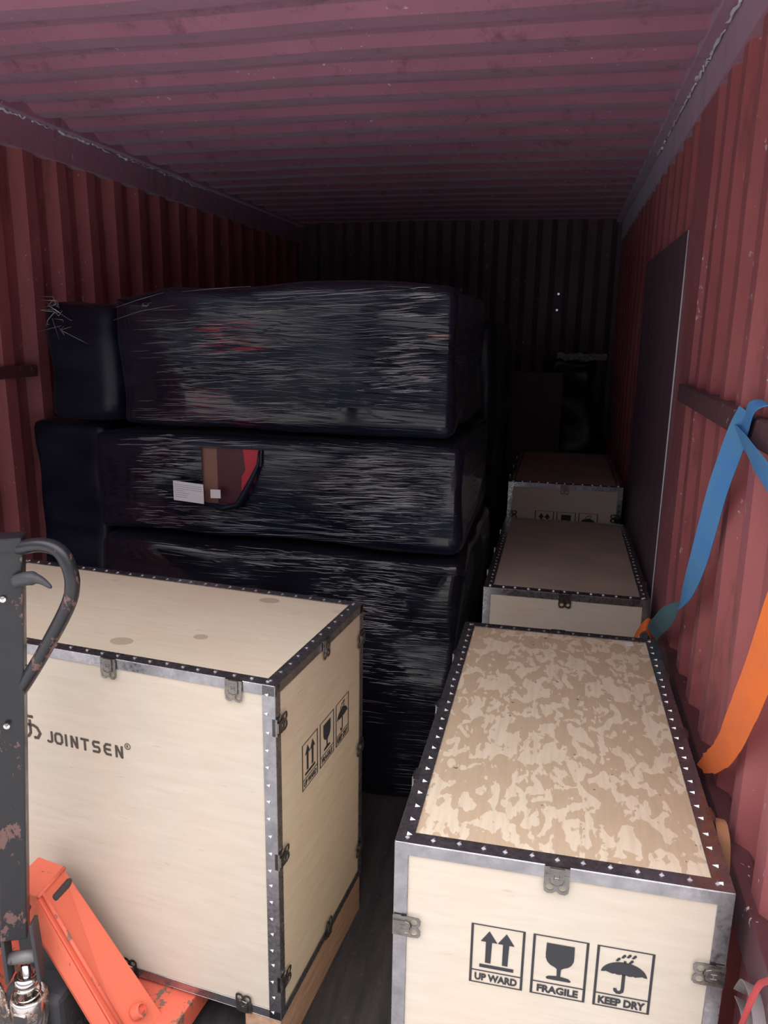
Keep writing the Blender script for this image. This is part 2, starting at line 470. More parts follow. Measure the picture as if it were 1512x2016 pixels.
# top rails (dark bars along both upper edges) and mid-height lashing rails
n_t = 1
def trim(b, mat, label, bev=.004):
    global n_t
    o = b.build('trim_%d' % n_t, mat, bevel=bev); n_t += 1; struct(o, label); return o
t1 = trim(MB().box((XL - .05, Y0, ZC - .125), (XL + .006, Y1, ZC + .03)).box((XL + .006, Y0, ZC - .012), (XL + .045, Y1, ZC + .03)), M['ceil'], 'upper edge rail over the left wall')
t2 = trim(MB().box((XR - .006, Y0, ZC - .125), (XR + .05, Y1, ZC + .03)).box((XR - .045, Y0, ZC - .012), (XR - .006, Y1, ZC + .03)), M['ceil'], 'upper edge rail over the right wall')
t3 = trim(MB().box((XL - .02, Y0, 1.440), (XL + .016, 2.66, 1.484)), M['rail'], 'lashing rail along the left wall')
t4 = trim(MB().box((XR - .022, Y0, 1.452), (XR + .02, 2.36, 1.500)), M['rail'], 'upper lashing rail along the right wall')
t5 = trim(MB().box((XR - .016, Y0, .690), (XR + .02, 2.30, .772)), M['rail'], 'lower lashing rail along the right wall')
struct(MB().box((XL - .05, Y0 - .08, ZC - .06), (XR + .05, Y0, ZC + .10)).build('door_header', M['rail'], bevel=.006), 'steel header over the open container doorway')
def sealant(x, s, y0, y1, name, parent):
    b = MB(); y = y0
    while y < y1:
        ln = random.uniform(.05, .22); r0 = random.uniform(.0025, .0065)
        pts = []; n = 7
        for i in range(n):
            q = i / (n - 1)
            pts.append((x + s * random.uniform(0, .006), y + ln * q, ZC - .016 + random.uniform(-.006, .004)))
        b.tube(pts, [r0 * (.25 + random.random()) for _ in pts], 5)
        if random.random() < .3:
            b.lathe([(0.0, -.002), (.012 * random.random() + .004, 0), (0, .002)], (x + s * .004, y + ln * .5, ZC - .02), 6)
        y += ln + random.uniform(0.0, .05)
    return b.build(name, M['chip'], parent)
so = sealant(XL + .012, 1, 1.9, 4.2, 'sealant_bead', t1); so['label'] = 'peeling pale sealant'
so = sealant(XR - .012, -1, 1.7, 3.6, 'sealant_bead', t2); so['label'] = 'peeling pale sealant'
struct(MB().box((-14, -16, -.32), (12, Y0 - .1, -.25)).build('ground', M['yard']), 'concrete yard in front of the container door')
# container sill under the doors
struct(MB().box((XL - .06, Y0 - .1, -.25), (XR + .06, Y0, 0.0)).build('door_sill', M['rail'], bevel=.004), 'steel sill of the open container doorway')

# ------------------------------------------------------------------ crates
CW, CL, CH = .518, 1.0, .82
def latch_mesh():
    """u along the edge (x), v inwards from the edge (y), normal +z; tab folds over the edge"""
    out = []
    lobe = [(-.019, .010), (.019, .010), (.020, .030), (.019, .041), (.014, .045), (.006, .0445), (.0, .040), (-.006, .0445), (-.014, .045), (-.019, .041), (-.020, .030)]
    me1 = curve_mesh('l', [lobe, arc(-.0098, .0335, .0062, 0, 330, 11), arc(.0098, .0335, .0062, 0, 330, 11)], .0008)
    for v in me1.vertices: v.co.z += .0030
    b = MB()
    b.box((-.011, -.002, .0030), (.011, .0265, .0060))          # tongue
    b.box((-.0195, -.0015, .0016), (.0195, .012, .0034))       # bracket across the edge
    b.box((-.0195, -.0028, -.008), (.0195, -.0012, .0034))     # fold on the other face
    b.tube([(-.011, .019, .0058), (-.009, .026, .0064), (0, .029, .0066), (.009, .026, .0064), (.011, .019, .0058)], .0010, 6)
    b.tube([(-.004, .010, .0062), (-.004, .019, .0062)], .0009, 5)
    b.tube([(.004, .010, .0062), (.004, .019, .0062)], .0009, 5)
    b.tube([(-.004, .0145, .0062), (.004, .0145, .0062)], .0009, 5)
    me2 = b.mesh('l2')
    return join_meshes('latch', [me1, me2])
LATCH = latch_mesh(); LATCH.materials.append(M['latch'])
def strip_mesh(L, w1, w2):
    """L profile along x, legs into +y (normal +z) and -z (normal -y), corner at the origin; local"""
    b = MB(); t = .0016
    b.box((0, -t, 0), (L, w1, t)); b.box((0, -t, -w2), (L, 0, t * .2))
    me = b.mesh('edge_strip')
    bm = bmesh.new(); bm.from_mesh(me)
    bmesh.ops.bevel(bm, geom=[e for e in bm.edges if abs(e.verts[0].co.x - e.verts[1].co.x) > L * .5], offset=.0006, segments=1, affect='EDGES')
    bm.to_mesh(me); bm.free()
    me.materials.append(M['galv']); return me
def tabs_mesh(L, w, leg):
    b = MB(); n = max(2, int(L / .040)); t = .0016
    for i in range(n):
        x = (i + .5) * L / n + random.uniform(-.003, .003); j = random.uniform(-.002, .002)
        if leg == 1:
            y = w * .62 + j
            b.add([(x - .0045, y - .003, t), (x + .004, y - .0035, t), (x + .001, y + .0055, t), (x - .001, y - .003, t + .0034)], [(0, 1, 3), (1, 2, 3), (2, 0, 3)])
        else:
            z = -w * .62 + j
            b.add([(x - .0045, -t, z - .003), (x + .004, -t, z - .0035), (x + .001, -t, z + .0055), (x - .001, -t - .0032, z - .003)], [(0, 1, 3), (1, 2, 3), (2, 0, 3)])
    me = b.mesh('fixing_tabs'); me.materials.append(M['tab']); return me

def sym_upward():
    w, h, d = .088, .115, .024; f = .0018
    L = [[(0, 0), (w, 0), (w, h), (0, h)], [(2.2 * f, f), (w - 2.2 * f, f), (w - 2.2 * f, d), (2.2 * f, d)], [(2.2 * f, d + f), (w - 2.2 * f, d + f), (w - 2.2 * f, h - f), (2.2 * f, h - f)]]
    ms = [curve_mesh('s', L)]
    for cx in (.030, .058):
        ms.append(curve_mesh('s', [[(cx - .005, .042), (cx + .004, .042), (cx + .005, .083), (cx + .0135, .083), (cx, .104), (cx - .0135, .083), (cx - .005, .083)]]))
    ms.append(curve_mesh('s', [[(.016, .032), (.072, .032), (.072, .038), (.016, .038)]]))
    ms.append(text_mesh('UP WARD', .070, .0145, .009, .0055, .045)); return join_meshes('upward', ms)
def frame3():
    w, h, d = .088, .115, .024; f = .0018
    return curve_mesh('s', [[(0, 0), (w, 0), (w, h), (0, h)], [(2.2 * f, f), (w - 2.2 * f, f), (w - 2.2 * f, d), (2.2 * f, d)], [(2.2 * f, d + f), (w - 2.2 * f, d + f), (w - 2.2 * f, h - f), (2.2 * f, h - f)]])
def sym_fragile():
    g = [(.022, .102), (.066, .102), (.0665, .082)] + [(.0665 - .018 * (1 - math.cos(a)), .078 - .020 * math.sin(a)) for a in (0.2, .6, 1.0, 1.4)] + [(.0475, .055), (.0468, .041), (.060, .039), (.064, .035), (.062, .033), (.026, .033), (.024, .036), (.028, .039), (.0412, .041), (.0405, .055)] + [(.0215 + .018 * (1 - math.cos(a)), .078 - .020 * math.sin(a)) for a in (1.4, 1.0, .6, .2)] + [(.0215, .082)]
    return join_meshes('fragile', [frame3(), curve_mesh('s', [g]), text_mesh('FRAGILE', .066, .0145, .011, .0055, .045)])
def sym_dry():
    can = arc(.044, .064, .036, 172, 8, 16, .026)
    sc = []
    xs = [.0796, .064, .052, .044, .036, .024, .0084]
    for i in range(6):
        a, b = xs[i], xs[i + 1]
        for q in (.25, .5, .75): sc.append((a + (b - a) * q, .0645 + .0045 * math.sin(q * PI) - (.0 if i in (0, 5) else .002)))
    stick = stroke([(.044, .068), (.044, .040), (.0435, .035), (.040, .032), (.036, .032), (.033, .035), (.0325, .039)], .0052)
    ms = [frame3(), curve_mesh('s', [can + sc]), curve_mesh('s', stick), curve_mesh('s', [[(.042, .088), (.046, .088), (.046, .093), (.042, .093)]])]
    for (x, y) in ((.033, .094), (.041, .101), (.049, .103), (.057, .103), (.053, .093)):
        ms.append(curve_mesh('s', [[(x - .0035, y - .003), (x, y - .0035), (x + .004, y + .001), (x + .003, y + .004), (x, y + .003)]]))
    ms.append(text_mesh('KEEP DRY', .073, .0150, .008, .0050, .05)); return join_meshes('keep_dry', ms)
SYM = [sym_upward(), sym_fragile(), sym_dry()]
for s_ in SYM: s_.materials.append(M['ink'])

P_SIDE = ply('plywood_side', (.78, .68, .51), (.70, .58, .42), 0)
P_END = ply('plywood_end', (.68, .60, .50), (.61, .53, .43), 0)

def face_mat(o, u, n):
    """matrix with x=u (along), z=n (face normal), y = n x u"""
    u = Vector(u); n = Vector(n); v = n.cross(u)
    return Matrix(((u.x, v.x, n.x, o[0]), (u.y, v.y, n.y, o[1]), (u.z, v.z, n.z, o[2]), (0, 0, 0, 1)))

def crate(W, L, H, top_mat, loc, rz, label, group, latches, runner=0.0, symbols=(), side=P_SIDE, end=P_END):
    """local frame: x 0..W, y 0..L (away from the door), z 0..H"""
    r = empty('plywood_crate', loc, rz); tag(r, label, 'crate', group)
    t = .009; g = .004; q = -.0005
    def panel(a, b, mat): return MB().box(a, b).build('panel', mat, r)
    z0 = runner
    panel((g, 0, z0 + g), (W - g, t, z0 + H - g), end)
    panel((g, L - t, z0 + g), (W - g, L, z0 + H - g), end)
    panel((0, t, z0 + g), (t, L - t, z0 + H - g), side)
    panel((W - t, t, z0 + g), (W, L - t, z0 + H - g), side)
    panel((t, t, z0 + H - t), (W - t, L - t, z0 + H), top_mat)
    panel((t, t, z0), (W - t, L - t, z0 + t), end)
    e_ = .0012
    C = [(-e_, -e_, z0 - e_), (W + e_, L + e_, z0 + H + e_)]
    (xa, ya, za), (xb, yb, zb) = C
    WX, LY, HZ = xb - xa, yb - ya, zb - za
    # (origin, x axis (edge), z axis (first leg normal); y axis = z x x points inward)
    edges = [
        ((xa, ya, zb), (1, 0, 0), (0, 0, 1), WX), ((xb, yb, zb), (-1, 0, 0), (0, 0, 1), WX),
        ((xb, ya, zb), (0, 1, 0), (0, 0, 1), LY), ((xa, yb, zb), (0, -1, 0), (0, 0, 1), LY),
        ((xb, ya, za), (-1, 0, 0), (0, 0, -1), WX), ((xa, yb, za), (1, 0, 0), (0, 0, -1), WX),
        ((xa, ya, za), (0, 1, 0), (0, 0, -1), LY), ((xb, yb, za), (0, -1, 0), (0, 0, -1), LY),
        ((xb, ya, za), (0, 0, 1), (0, -1, 0), HZ), ((xa, ya, zb), (0, 0, -1), (0, -1, 0), HZ),
        ((xb, yb, zb), (0, 0, -1), (0, 1, 0), HZ), ((xa, yb, za), (0, 0, 1), (0, 1, 0), HZ)]
    cache = {}
    for k, (o_, u, n_, ln) in enumerate(edges):
        leg = 2 if (k >= 8 and L > W) else 1
        w1, w2 = (.022, .028) if leg == 2 else (.028, .022)
        key = (round(ln, 3), leg)
        if key not in cache: cache[key] = (strip_mesh(ln, w1, w2), tabs_mesh(ln, .028, leg))
        sm, tm = cache[key]
        eo = link(bpy.data.objects.new('edge_strip', sm), r, face_mat(o_, u, n_))
        to = link(bpy.data.objects.new('fixing_tabs', tm), eo); to['kind'] = 'stuff'
    for (o_, u, n_) in latches(W, L, H, z0):
        link(bpy.data.objects.new('latch', LATCH), r, face_mat(o_, u, n_))
    for (o_, u, n_) in symbols:
        for i, dx in enumerate((0, .1005, .201)):
            O = Vector(o_) + Vector(u) * dx
            so = link(bpy.data.objects.new(('upward_mark', 'fragile_mark', 'keep_dry_mark')[i], SYM[i]), r, face_mat(O, u, n_))
    if runner:
        for (x0, x1) in ((.0, .09), (W / 2 - .045, W / 2 + .045), (W - .09, W)) if L < W else ():
            MB().box((x0, .0, 0), (x1, L, runner - .003)).build('runner', M['timber'], r, bevel=.002)
        if L >= W:
            for (y0, y1) in ((.0, .09), (L / 2 - .045, L / 2 + .045), (L - .09, L)):
                MB().box((0, y0, 0), (W, y1, runner - .003)).build('runner', M['timber'], r, bevel=.002)
    return r

def latches_long(W, L, H, z0):
    """crate seen end-on: x = short side"""
    zt = z0 + H; o = []
    o.append(((W * .5, -.003, zt), (-1, 0, 0), (0, -1, 0)))              # end face, hung from the top edge
    o.append(((W * .5, L + .003, zt), (1, 0, 0), (0, 1, 0)))
    for y in (.20, .49, .78):
        o.append(((-.003, y, zt), (0, 1, 0), (-1, 0, 0))); o.append(((W + .003, y, zt), (0, -1, 0), (1, 0, 0)))
    for z in (.665, .16):
        o.append(((0, -.003, z0 + z), (0, 0, -1), (0, -1, 0)))
        o.append(((W, -.003, z0 + z + .01), (0, 0, 1), (0, -1, 0)))
    return o
def latches_wide(W, L, H, z0):
    """crate seen from its long side: x = long side"""
    zt = z0 + H; o = []
    for s in (.09, .395, .695, 1.0):
        if s < W:
            o.append(((W - s, -.003, zt), (-1, 0, 0), (0, -1, 0)))
            o.append(((W - s, -.003, z0), (1, 0, 0), (0, -1, 0)))
    o.append(((W + .003, .26, zt), (0, -1, 0), (1, 0, 0)))
    o.append(((W + .003, .27, z0), (0, 1, 0), (1, 0, 0)))
    for z in (.725, .41, .095):
        o.append(((W + .003, 0, z0 + z), (0, 0, -1), (1, 0, 0)))
        o.append(((W + .003, L, z0 + z), (0, 0, 1), (1, 0, 0)))
    return o

G = 'plywood crates edged with metal strip'
TOP1 = ply('plywood_lid_mottled', (.6, .5, .36), (.52, .42, .3), 3)
TOP0 = ply('plywood_lid_shaded', (.46, .385, .32), (.41, .34, .28), 0)  # shadow on the rear lids put partly into this darker colour
SY = lambda W, z: [((.129, -.0008, z), (1, 0, 0), (0, -1, 0))]
c1 = crate(CW, CL, CH, TOP1, (-.213, 1.085, 0), 0.006, 'near right plywood crate with damp-mottled lid and three shipping marks on its end', G, latches_long, 0, SY(CW, .575))
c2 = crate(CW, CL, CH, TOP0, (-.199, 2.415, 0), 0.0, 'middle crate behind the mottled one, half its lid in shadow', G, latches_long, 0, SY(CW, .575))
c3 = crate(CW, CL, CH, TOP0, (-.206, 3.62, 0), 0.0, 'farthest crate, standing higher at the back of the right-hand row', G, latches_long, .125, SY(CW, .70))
# left crate, wide side to the door
LW, LD, LH, LZ = 1.09, .514, .815, .122
ang = math.atan2(-.098, .995)
cx0 = Vector((-.52, 1.339, 0)) - Vector((math.cos(ang), math.sin(ang), 0)) * LW
Minv = (Matrix.Translation(cx0) @ Matrix.Rotation(ang, 4, 'Z')).inverted()
for (wx, wy, r1, r2, kd) in ((-.938, 1.47, .030, .022, 0), (-.776, 1.538, .020, .016, 0), (-.713, 1.811, .030, .020, 0), (-.630, 1.564, .014, .006, 1)):
    p = Minv @ Vector((wx, wy, 0)); M_spots.append((p.x, p.y, r1, r2, kd))
TOPL = ply('plywood_lid_spotted', (.80, .72, .56), (.73, .64, .49), 2)
c4 = crate(LW, LD, LH, TOPL, tuple(cx0), ang, 'large crate lifted on timber runners at left, lettering on its long side', G, latches_wide, LZ,
           [((LW + .0008, .128, LZ + .497), (0, 1, 0), (1, 0, 0))])
# lettering on its long face; s measured from the right corner to the left
def jtext():
    h = .030; w = .0056; ms = []
    def S_(pts, closed=False): ms.append(curve_mesh('s', stroke(pts, w, closed)))
    adv = .0272
    x = 0.0
    i = w / 2
    S_([(x + .001, i + .003), (x + .004, i), (x + .011, i), (x + .014, i + .003), (x + .014, h)])                                     # J
    x = .0235
    S_([(x + 0, .008), (x + .004, i), (x + .014, i), (x + .0185, .008), (x + .0185, h - .008), (x + .0145, h - i), (x + .004, h - i), (x + 0, h - .008)], True)  # O
    x = .0535; S_([(x, 0), (x, h)])                                                                                                   # I
    x = .066; ms.append(curve_mesh('s', [[(x, 0), (x + w, 0), (x + w, h - .011), (x + .0145, 0), (x + .0205, 0), (x + .0205, h), (x + .0205 - w, h), (x + .0205 - w, .011), (x + .006, h), (x, h)]]))
    x = .096; S_([(x - .002, h - i), (x + .0205, h - i)]); S_([(x + .0092, h - w + .0003), (x + .0092, 0)])                           # T
    x = .126; S_([(x + .020, h - i), (x + .005, h - i), (x + .002, h - .0065), (x + .002, .0195), (x + .005, h / 2), (x + .016, h / 2), (x + .0185, .0115), (x + .0185, .0065), (x + .0155, i), (x, i)])  # S
    x = .1565; S_([(x + .020, h - i), (x + .007, h - i), (x + .002, .021), (x + .002, .009), (x + .007, i), (x + .020, i)]); S_([(x + .004, h / 2), (x + .0185, h / 2)])  # E
    x = .187; ms.append(curve_mesh('s', [[(x, 0), (x + w, 0), (x + w, h - .011), (x + .0145, 0), (x + .0205, 0), (x + .0205, h), (x + .0205 - w, h), (x + .0205 - w, .011), (x + .006, h), (x, h)]]))
    ms.append(curve_mesh('s', stroke(arc(.2205, .0325, .0070, 0, 345, 20), .0016, True)))
    ms.append(text_mesh('R', .0060, .0075, .2178, .0288, .02))
    return join_meshes('printed_lettering', ms)
def jmark():
    w = .0068; ms = []
    for st in ([(-.098, .057), (-.036, .057)], [(-.088, .036), (-.036, .036), (-.026, .031), (-.019, .018), (-.026, .006), (-.037, .005)],
               [(-.046, .049), (-.046, .016), (-.052, .007), (-.062, .003)], [(-.086, .049), (-.086, .016), (-.080, .007), (-.070, .003)]):
        ms.append(curve_mesh('s', stroke(st, w)))
    return join_meshes('printed_mark', ms)
TM = face_mat((LW - .583, -.0010, .700), (1, 0, 0), (0, -1, 0))
for nm, me in (('printed_lettering', jtext()), ('printed_mark', jmark())):
    me.materials.append(M['ink_brown']); link(bpy.data.objects.new(nm, me), c4, TM)
# small white sticker on the mottled lid
st_ = MB().box((.437, .945, CH), (.457, .972, CH + .0008)).build('sticker', M['paper'], c1)

# ------------------------------------------------------------------ wrapped bales
def bale_obj(name, a, b, mat, parent=None, step=.022, rad=.03, bulge=.012, ridge=.0012, hole=None, seed=0.0, sag=None, shape=None):
    n = [max(2, int(round((b[i] - a[i]) / step))) for i in range(3)]
    vid = {}; vs = []; fs = []
    c = [(a[i] + b[i]) / 2 for i in range(3)]; hs = [(b[i] - a[i]) / 2 for i in range(3)]
    def vert(i, j, k):
        key = (i, j, k)
        if key in vid: return vid[key]
        p = Vector((a[0] + (b[0] - a[0]) * i / n[0], a[1] + (b[1] - a[1]) * j / n[1], a[2] + (b[2] - a[2]) * k / n[2]))
        q = p.copy()
        inner = Vector([min(max(p[x], a[x] + rad), b[x] - rad) for x in range(3)])
        d = p - inner
        nn = d.normalized() if d.length > 0 else Vector((0, 0, 1))
        q = inner + nn * rad if d.length > 0 else p
        s3 = Vector((seed, seed * 1.7, seed * .6))
        co = noise.noise(Vector((p.x * 3.1, p.y * 3.1, p.z * 4.5)) + s3) * bulge
        ri = noise.noise(Vector((p.x * 2.2, p.y * 2.2, p.z * 26)) + s3) * ridge + noise.noise(Vector((p.x * 5, p.y * 5, p.z * 60)) + s3) * ridge * .6
        q = q + nn * (co + ri)
        if shape: q = shape(q, p)
        vid[key] = len(vs); vs.append(tuple(q)); return vid[key]
    def quad(A, B, C_, D, cen=None):
        if hole and cen is not None and hole(cen): return
        fs.append((vert(*A), vert(*B), vert(*C_), vert(*D)))
    for i in range(n[0]):
        for k in range(n[2]):
            cen = (a[0] + (b[0] - a[0]) * (i + .5) / n[0], a[2] + (b[2] - a[2]) * (k + .5) / n[2])
            quad((i, 0, k), (i + 1, 0, k), (i + 1, 0, k + 1), (i, 0, k + 1), cen)
            quad((i, n[1], k), (i, n[1], k + 1), (i + 1, n[1], k + 1), (i + 1, n[1], k))
    for j in range(n[1]):
        for k in range(n[2]):
            quad((0, j, k), (0, j, k + 1), (0, j + 1, k + 1), (0, j + 1, k))
            quad((n[0], j, k), (n[0], j + 1, k), (n[0], j + 1, k + 1), (n[0], j, k + 1))
    for i in range(n[0]):
        for j in range(n[1]):
            quad((i, j, 0), (i, j + 1, 0), (i + 1, j + 1, 0), (i + 1, j, 0))
            quad((i, j, n[2]), (i + 1, j, n[2]), (i + 1, j + 1, n[2]), (i, j + 1, n[2]))
    bmh = MB(); bmh.add(vs, fs)
    return bmh.build(name, mat, parent, smooth=True, fix=False)

GB = 'bales wrapped in black stretch film'
def bale(label, a, b, mat, group=GB, **kw):
    r = empty('wrapped_bale', (0, 0, a[2])); tag(r, label, 'bale', group)
    o = bale_obj('stretch_film', a, b, mat, r, **kw); o.location.z = -a[2]
    return r
YF = 2.41
def low_shape(q, p):
    # the lower bale draws in towards the floor and bulges at its upper right corner
    f = max(0, (.62 - p.z)) / .62
    q.x -= max(0, p.x + .62) * .14 * f
    return q
b_low = bale('lowest black wrapped bale of the front stack, standing on the floor', (-1.60, YF, .004), (-.272, YF + .95, .895), M['film_low'], seed=3.1, bulge=.028, shape=low_shape, step=.026)
HZ0 = lambda c: (-1.175 < c[0] < -.968 and 1.232 > c[1] > 1.232 - .19 * min(1, 1.0 if c[0] < -1.06 else (1 - ((c[0] + 1.06) / .10) ** 2 * .9)))
b_mid = bale('middle black wrapped bale with a torn window showing red carton', (-1.60, YF - .012, .928), (-.283, YF + .93, 1.278), M['film'], seed=9.4, bulge=.02, hole=HZ0, step=.020)
def up_shape(q, p):
    if p.z > 1.72: q.z -= max(0, -1.28 - p.x) * .30
    if p.z > 1.5: q.z += .012 * math.sin(p.x * 7)
    return q
b_up = bale('top black wrapped bale of the front stack, streaked with red', (-1.485, YF + .005, 1.304), (-.325, YF + .92, 1.775), M['film_up'], seed=5.5, bulge=.018, shape=up_shape, step=.020)
# torn window: carton behind the film
ct = MB(); ct.box((-1.19, YF + .004, 1.02), (-.93, YF + .30, 1.245)); cto = ct.build('carton', M['carton_brown'], b_mid, bevel=.004); cto.location.z = -.925
cp = MB().box((-1.128, YF + .0005, 1.03), (-.955, YF + .006, 1.24)).build('carton_panel', M['carton_maroon'], cto); cp['label'] = 'dark maroon printed panel'
rf = curve_mesh('red_flap', [[(-1.03, 1.238), (-.972, 1.240), (-.974, 1.20), (-.995, 1.155), (-1.018, 1.12), (-1.030, 1.068), (-1.040, 1.075), (-1.036, 1.14), (-1.022, 1.165)]], .002)
rfo = mesh_obj('red_flap', rf, M['carton_red'], cto); rfo.matrix_basis = Matrix.Translation((0, YF - .004, 0)) @ Matrix.Rotation(PI / 2, 4, 'X')
# folded film lips round the window
lip = MB()
lip.tube([(-.962, YF - .028, 1.235), (-.966, YF - .03, 1.19), (-.990, YF - .03, 1.14), (-1.020, YF - .03, 1.085), (-1.045, YF - .028, 1.045), (-1.10, YF - .028, 1.03), (-1.17, YF - .026, 1.045)], [.004, .006, .009, .012, .012, .010, .004], 8)
lo = lip.build('film_fold', M['film_smooth'], b_mid, smooth=True); lo.location.z = -.925
def label_on(name, x0, z0, x1, z1, skew, lines, parent, y):
    b = MB(); b.add([(x0, y, z0), (x1, y, z0 - skew), (x1, y, z1 - skew), (x0, y, z1), (x0, y + .001, z0), (x1, y + .001, z0 - skew), (x1, y + .001, z1 - skew), (x0, y + .001, z1)],
                    [(0, 1, 2, 3), (7, 6, 5, 4), (0, 4, 5, 1), (1, 5, 6, 2), (2, 6, 7, 3), (3, 7, 4, 0)])
    o = b.build(name, M['paper'], parent); o.location.z = -.925
    if lines:
        p = MB()
        for i in range(lines):
            zz = z1 - .012 - i * (z1 - z0 - .018) / lines; xe = x1 - .006 - (.0 if i < 3 else (x1 - x0) * random.uniform(.35, .6))
            s_ = skew / (x1 - x0)
            p.add([(x0 + .004, y - .0004, zz - s_ * .004), (xe, y - .0004, zz - s_ * (xe - x0)), (xe, y - .0004, zz + .0016 - s_ * (xe - x0)), (x0 + .004, y - .0004, zz + .0016 - s_ * .004)], [(0, 1, 2, 3)])
        q = p.build('printed_lines', M['grey_print'], o)
    return o
label_on('address_label', -1.275, 1.052, -1.163, 1.120, .008, 7, b_mid, YF - .040)
label_on('small_label', -1.139, 1.066, -1.102, 1.096, -.001, 0, b_mid, YF - .037)
# other bales
b_l = bale('black wrapped bale against the left wall behind the pallet jack', (-1.96, 2.56, .004), (-1.65, 3.3, 1.285), M['film_smooth'], seed=1.2, bulge=.03, step=.034, ridge=.001)
b_l2 = bale('smooth black bagged bundle on top beside the left wall ribs', (-1.80, 2.47, 1.312), (-1.53, 3.2, 1.715), M['film_smooth'], seed=2.2, bulge=.03, step=.03, ridge=.002)
b_b = bale('tall black wrapped stack behind the front stack, near the end wall', (-1.62, 3.50, .004), (-.285, 4.6, 1.68), M['film_smooth'], seed=6.2, bulge=.03, step=.045, ridge=.003)
# glints on the creased film, painted as pale thin tubes just off the bales
from mathutils.bvhtree import BVHTree
def glint_tubes(bl, regions, tilt=0.0, skip=None):
    f = [c for c in bl.children if c.name.startswith('stretch_film')][0]
    z0 = bl.location.z
    bvh = BVHTree.FromPolygons([v.co for v in f.data.vertices], [tuple(p.vertices) for p in f.data.polygons])
    b = MB()
    for (cx, cz, rx, rz, n, ln, rad) in regions:
        for _ in range(n):
            a_ = random.uniform(0, 2 * PI); q = math.sqrt(random.random())
            x = cx + rx * q * math.cos(a_); z = cz + rz * q * math.sin(a_)
            L = ln * random.uniform(.4, 1.5); r0 = rad * random.uniform(.5, 1.45); sl = -tilt + random.uniform(-.03, .03)
            pts = []
            for k in range(6):
                px = x + L * (k / 5 - .5); pz = z + sl * L * (k / 5 - .5) + .0008 * math.sin(k * 1.9 + x * 50)
                if skip and skip((px, pz)): pts = []; break
                h = bvh.ray_cast(Vector((px, 1.5, pz)), Vector((0, 1, 0)))
                if h[0] is None or h[0].y > 2.5: pts = []; break
                pts.append((px, h[0].y - .0002, pz - z0))
            if len(pts) == 6: b.tube(pts, [r0 * .15, r0 * .8, r0, r0, r0 * .7, r0 * .15], 5, cap=False)
    o = b.build('film_glints', M['fold_glint'], bl, smooth=True); o['kind'] = 'stuff'; return o
glint_tubes(b_up, [(-.45, 1.60, .10, .17, 90, .09, .0011), (-.52, 1.46, .12, .10, 45, .05, .0009), (-1.12, 1.55, .28, .18, 90, .12, .0006), (-.80, 1.60, .40, .15, 80, .18, .0005),
             (-1.10, 1.36, .38, .05, 50, .14, .0006), (-.65, 1.74, .30, .02, 12, .22, .0008)], -.06)
t2 = MB()
for P_ in ([(-1.47, 2.395, 1.695), (-1.38, 2.385, 1.72), (-1.28, 2.382, 1.745)], [(-1.48, 2.40, 1.655), (-1.37, 2.382, 1.685), (-1.24, 2.378, 1.705)], [(-1.22, 2.388, 1.748), (-1.10, 2.384, 1.758), (-.98, 2.386, 1.765)]):
    t2.tube([(p[0], p[1], p[2] - 1.304) for p in P_], [.0004, .0010, .0004], 5)
t2.build('film_strand', M['fold_glint'], b_up)['kind'] = 'stuff'
glint_tubes(b_mid, [(-1.32, 1.15, .10, .13, 60, .07, .0011), (-1.22, 1.24, .26, .03, 26, .14, .0010), (-.60, 1.10, .15, .14, 120, .11, .0011), (-.62, 1.16, .30, .11, 70, .14, .0006),
              (-.40, 1.13, .10, .13, 45, .07, .0006), (-1.30, .99, .16, .05, 30, .08, .0009), (-.9, .97, .5, .03, 40, .16, .0006)], -.05, HZ0)
glint_tubes(b_low, [(-.85, .86, .40, .03, 45, .12, .0009), (-.55, .74, .09, .13, 90, .07, .0010), (-.70, .76, .08, .09, 36, .04, .0010), (-.46, .72, .14, .14, 45, .08, .0005),
              (-.52, .50, .10, .10, 32, .08, .0008), (-.55, .33, .08, .05, 8, .10, .0006)], 0)
# crumpled film tuft at the upper left corner
tf = MB()
pass
for i in range(14):
    p0 = Vector((-1.76 + random.uniform(-.02, .06), 2.455 + random.uniform(-.01, .02), 1.70 + random.uniform(-.09, .015)))
    pts = [p0 + Vector((random.uniform(-.02, .03) * k, -.004 * k, random.uniform(-.02, .012) * k)) for k in range(4)]
    tf.tube(pts, [.0006, .0016, .0012, .0004], 5)
tfo = tf.build('film_tuft', M['fold_glint'], b_l2, smooth=True); tfo.location.z = -1.312

# ------------------------------------------------------------------ things at the far end
r = empty('board_stack', (-.14, 4.69, 0)); tag(r, 'dark brown board package standing upright at the back, behind the crates', 'package')
for i in range(3):
    MB().box((-.155, .03 * i, 0), (.155 - .004 * i, .03 * i + .027, 1.405 - .01 * i)).build('board', M['brown_box'], r, bevel=.002)
def bag_shape(q, p):
    t = (p.z - .0) / 1.5
    q.x += .05 * math.sin(p.z * 3.0); 
    q.y += .03 * noise.noise(p * 4)
    if p.z > 1.3: q.z += .03 * noise.noise(Vector((p.x * 14, p.y * 5, 2)))
    return q
bg_ = empty('bagged_bundle', (0, 0, 0)); tag(bg_, 'tall black bagged bundle leaning by the right wall at the far end', 'bundle')
bale_obj('plastic_bag', (-.05, 4.87, .004), (.255, 5.3, 1.49), M['film_smooth'], bg_, step=.035, rad=.07, bulge=.06, ridge=.004, seed=8.8, shape=bag_shape)
cr_ = MB()   # crumpled pale sheet draped over its top
vs = []; fs = []; nx, nz = 26, 5
